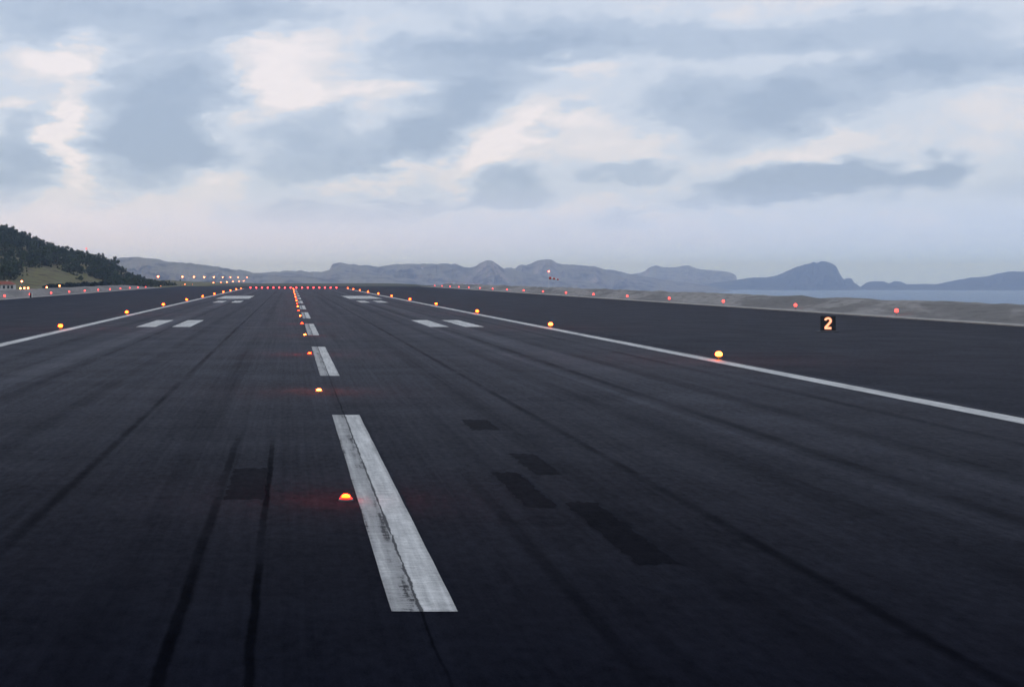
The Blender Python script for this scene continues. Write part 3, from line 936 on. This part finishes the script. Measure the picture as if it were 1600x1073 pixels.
# undergrowth filling the gaps between the trunks
uv_, uf_ = [], []
ru = random.Random(21)
for (tx, ty) in pts_t:
    for _ in range(24):
        x = tx + ru.gauss(0, 2.6); y = ty + ru.gauss(0, 3.2)
        p = Vector((x, y, hill_z(x, y) + abs(ru.gauss(0, 1.1))))
        nn = Vector((ru.gauss(0, 1), ru.gauss(0, 1) - .5, ru.gauss(0, 1) + .6)).normalized()
        t1 = nn.orthogonal().normalized(); t2 = nn.cross(t1)
        k = len(uv_); sz = ru.uniform(.35, .85)
        for (a, b_) in ((-1, -.8), (.9, -1), (1.1, .8), (-.8, 1)):
            uv_.append(tuple(p + t1 * a * sz + t2 * b_ * sz))
        uf_.append((k, k + 1, k + 2, k + 3))
tag(pyd('undergrowth', uv_, uf_, leaf_mat('scrub leaves', (.022, .034, .020), (.060, .062, .030))), 'dark scrub between the trees of the hillside wood', kind='stuff')
# lone bushes on the grass slope
def bush(u, v, y, s, label):
    x = (u - U0) * y / F
    b = empty('bush', (x, y, hill_z(x, y) - 1.1 * s))
    b.scale = (s, s, s * .7)
    link('foliage', CROWNS[3], None, b)
    link('stem', TRUNKS[3], None, b)
    tag(b, label, 'bush', 'bushes on the grass slope')
bush(53, 421, 850, .75, 'lone round bush on the left part of the grassy slope')
bush(100, 421, 860, .8, 'left of two dark bushes in the middle of the grassy slope')
bush(124, 426, 830, 1.0, 'right of two dark bushes in the middle of the grassy slope')
# dark hedge at the foot of the slope
hv, hf = [], []
rh = random.Random(5)
pa, pb = ((70 - U0) * 640 / F, 640), ((166 - U0) * 760 / F, 760)
for i in range(2600):
    f = rh.random()
    x = pa[0] + (pb[0] - pa[0]) * f + rh.uniform(-.9, .9)
    y = pa[1] + (pb[1] - pa[1]) * f + rh.uniform(-1.5, 1.5)
    hh = 1.7 + 1.0 * fbm(f * 9, 0, 2.0) + 1.2 * f
    z = max(hill_z(x, y), -.4) + rh.uniform(0, max(.7, hh))
    p = Vector((x, y, z))
    nn = Vector((rh.gauss(0, 1), rh.gauss(0, 1) - .6, rh.gauss(0, 1) + .4)).normalized()
    t1 = nn.orthogonal().normalized(); t2 = nn.cross(t1)
    k = len(hv); s = rh.uniform(.25, .6)
    for (a, b_) in ((-1, -1), (1, -1), (1.1, 1), (-.9, 1)):
        hv.append(tuple(p + t1 * a * s + t2 * b_ * s))
    hf.append((k, k + 1, k + 2, k + 3))
hedge = pyd('hedge', hv, hf, M_HEDGE)
tag(hedge, 'long dark hedge at the foot of the grassy slope', 'hedge')

# ------------------------------------------------------------------ pale buildings of the far village
rb = random.Random(9)
for i, (u, v, wd, hg) in enumerate([(699, 444.5, 22, 9), (708, 443.2, 16, 8), (717, 444.4, 30, 9), (727, 444.8, 18, 10), (736, 445.2, 26, 8), (745, 446, 20, 8), (659.5, 419.3, 11, 7)]):
    best = None
    for o in RIDGES:
        ok, loc, nrm, idx = o.ray_cast(Vector((0, 0, H)), Vector(((u - U0) / F, 1.0, (V0 - v) / F)).normalized())
        if ok and (best is None or loc.y < best.y): best = loc.copy()
    if best is None: continue
    x, D, z = best
    b = empty('village_building', (x, D, z - hg * .3))
    bm = bmesh.new(); b_box(bm, (0, 0, hg / 2 - 3), (wd, 12, hg + 6)); bmo('wall', bm, M_WALLW, b)
    o = pyd('roof', [(-wd / 2 - .5, -6.5, hg), (wd / 2 + .5, -6.5, hg), (wd / 2 + .5, 6.5, hg), (-wd / 2 - .5, 6.5, hg), (-wd / 2 - .5, 0, hg + 3), (wd / 2 + .5, 0, hg + 3)],
            [(0, 1, 5, 4), (2, 3, 4, 5), (1, 2, 5), (3, 0, 4), (3, 2, 1, 0)], M_TILE, b)
    tag(b, ['tiny pale building at the foot of the far mountains, leftmost of the village', 'tiny pale building, second from the left in the far village', 'tiny pale building, third from the left in the far village',
            'tiny pale building, third from the right in the far village', 'tiny pale building, second from the right in the far village', 'tiny pale building, rightmost of the far village',
            'single tiny white house high on the plateau slope'][i], 'building', 'buildings of the far village' if i < 6 else None)

# ------------------------------------------------------------------ haze
bm = bmesh.new()
b_box(bm, (0, 0, 20), (33600, 33600, 250))
hz = bmo('haze', bm, None)
mh = bpy.data.materials.new('evening haze')
mh.use_nodes = True
mh.node_tree.nodes.clear()
pv = mh.node_tree.nodes.new('ShaderNodeVolumePrincipled')
pv.inputs['Color'].default_value = (.50, .65, 1.0, 1)
pv.inputs['Absorption Color'].default_value = (1, 1, 1, 1)      # scatters only
pv.inputs['Density'].default_value = 1.35e-4
pv.inputs['Anisotropy'].default_value = 0.72
mo = mh.node_tree.nodes.new('ShaderNodeOutputMaterial')
mh.node_tree.links.new(pv.outputs[0], mo.inputs['Volume'])
hz.data.materials.append(mh)
tag(hz, 'thin blue evening haze over the whole airfield', kind='stuff')
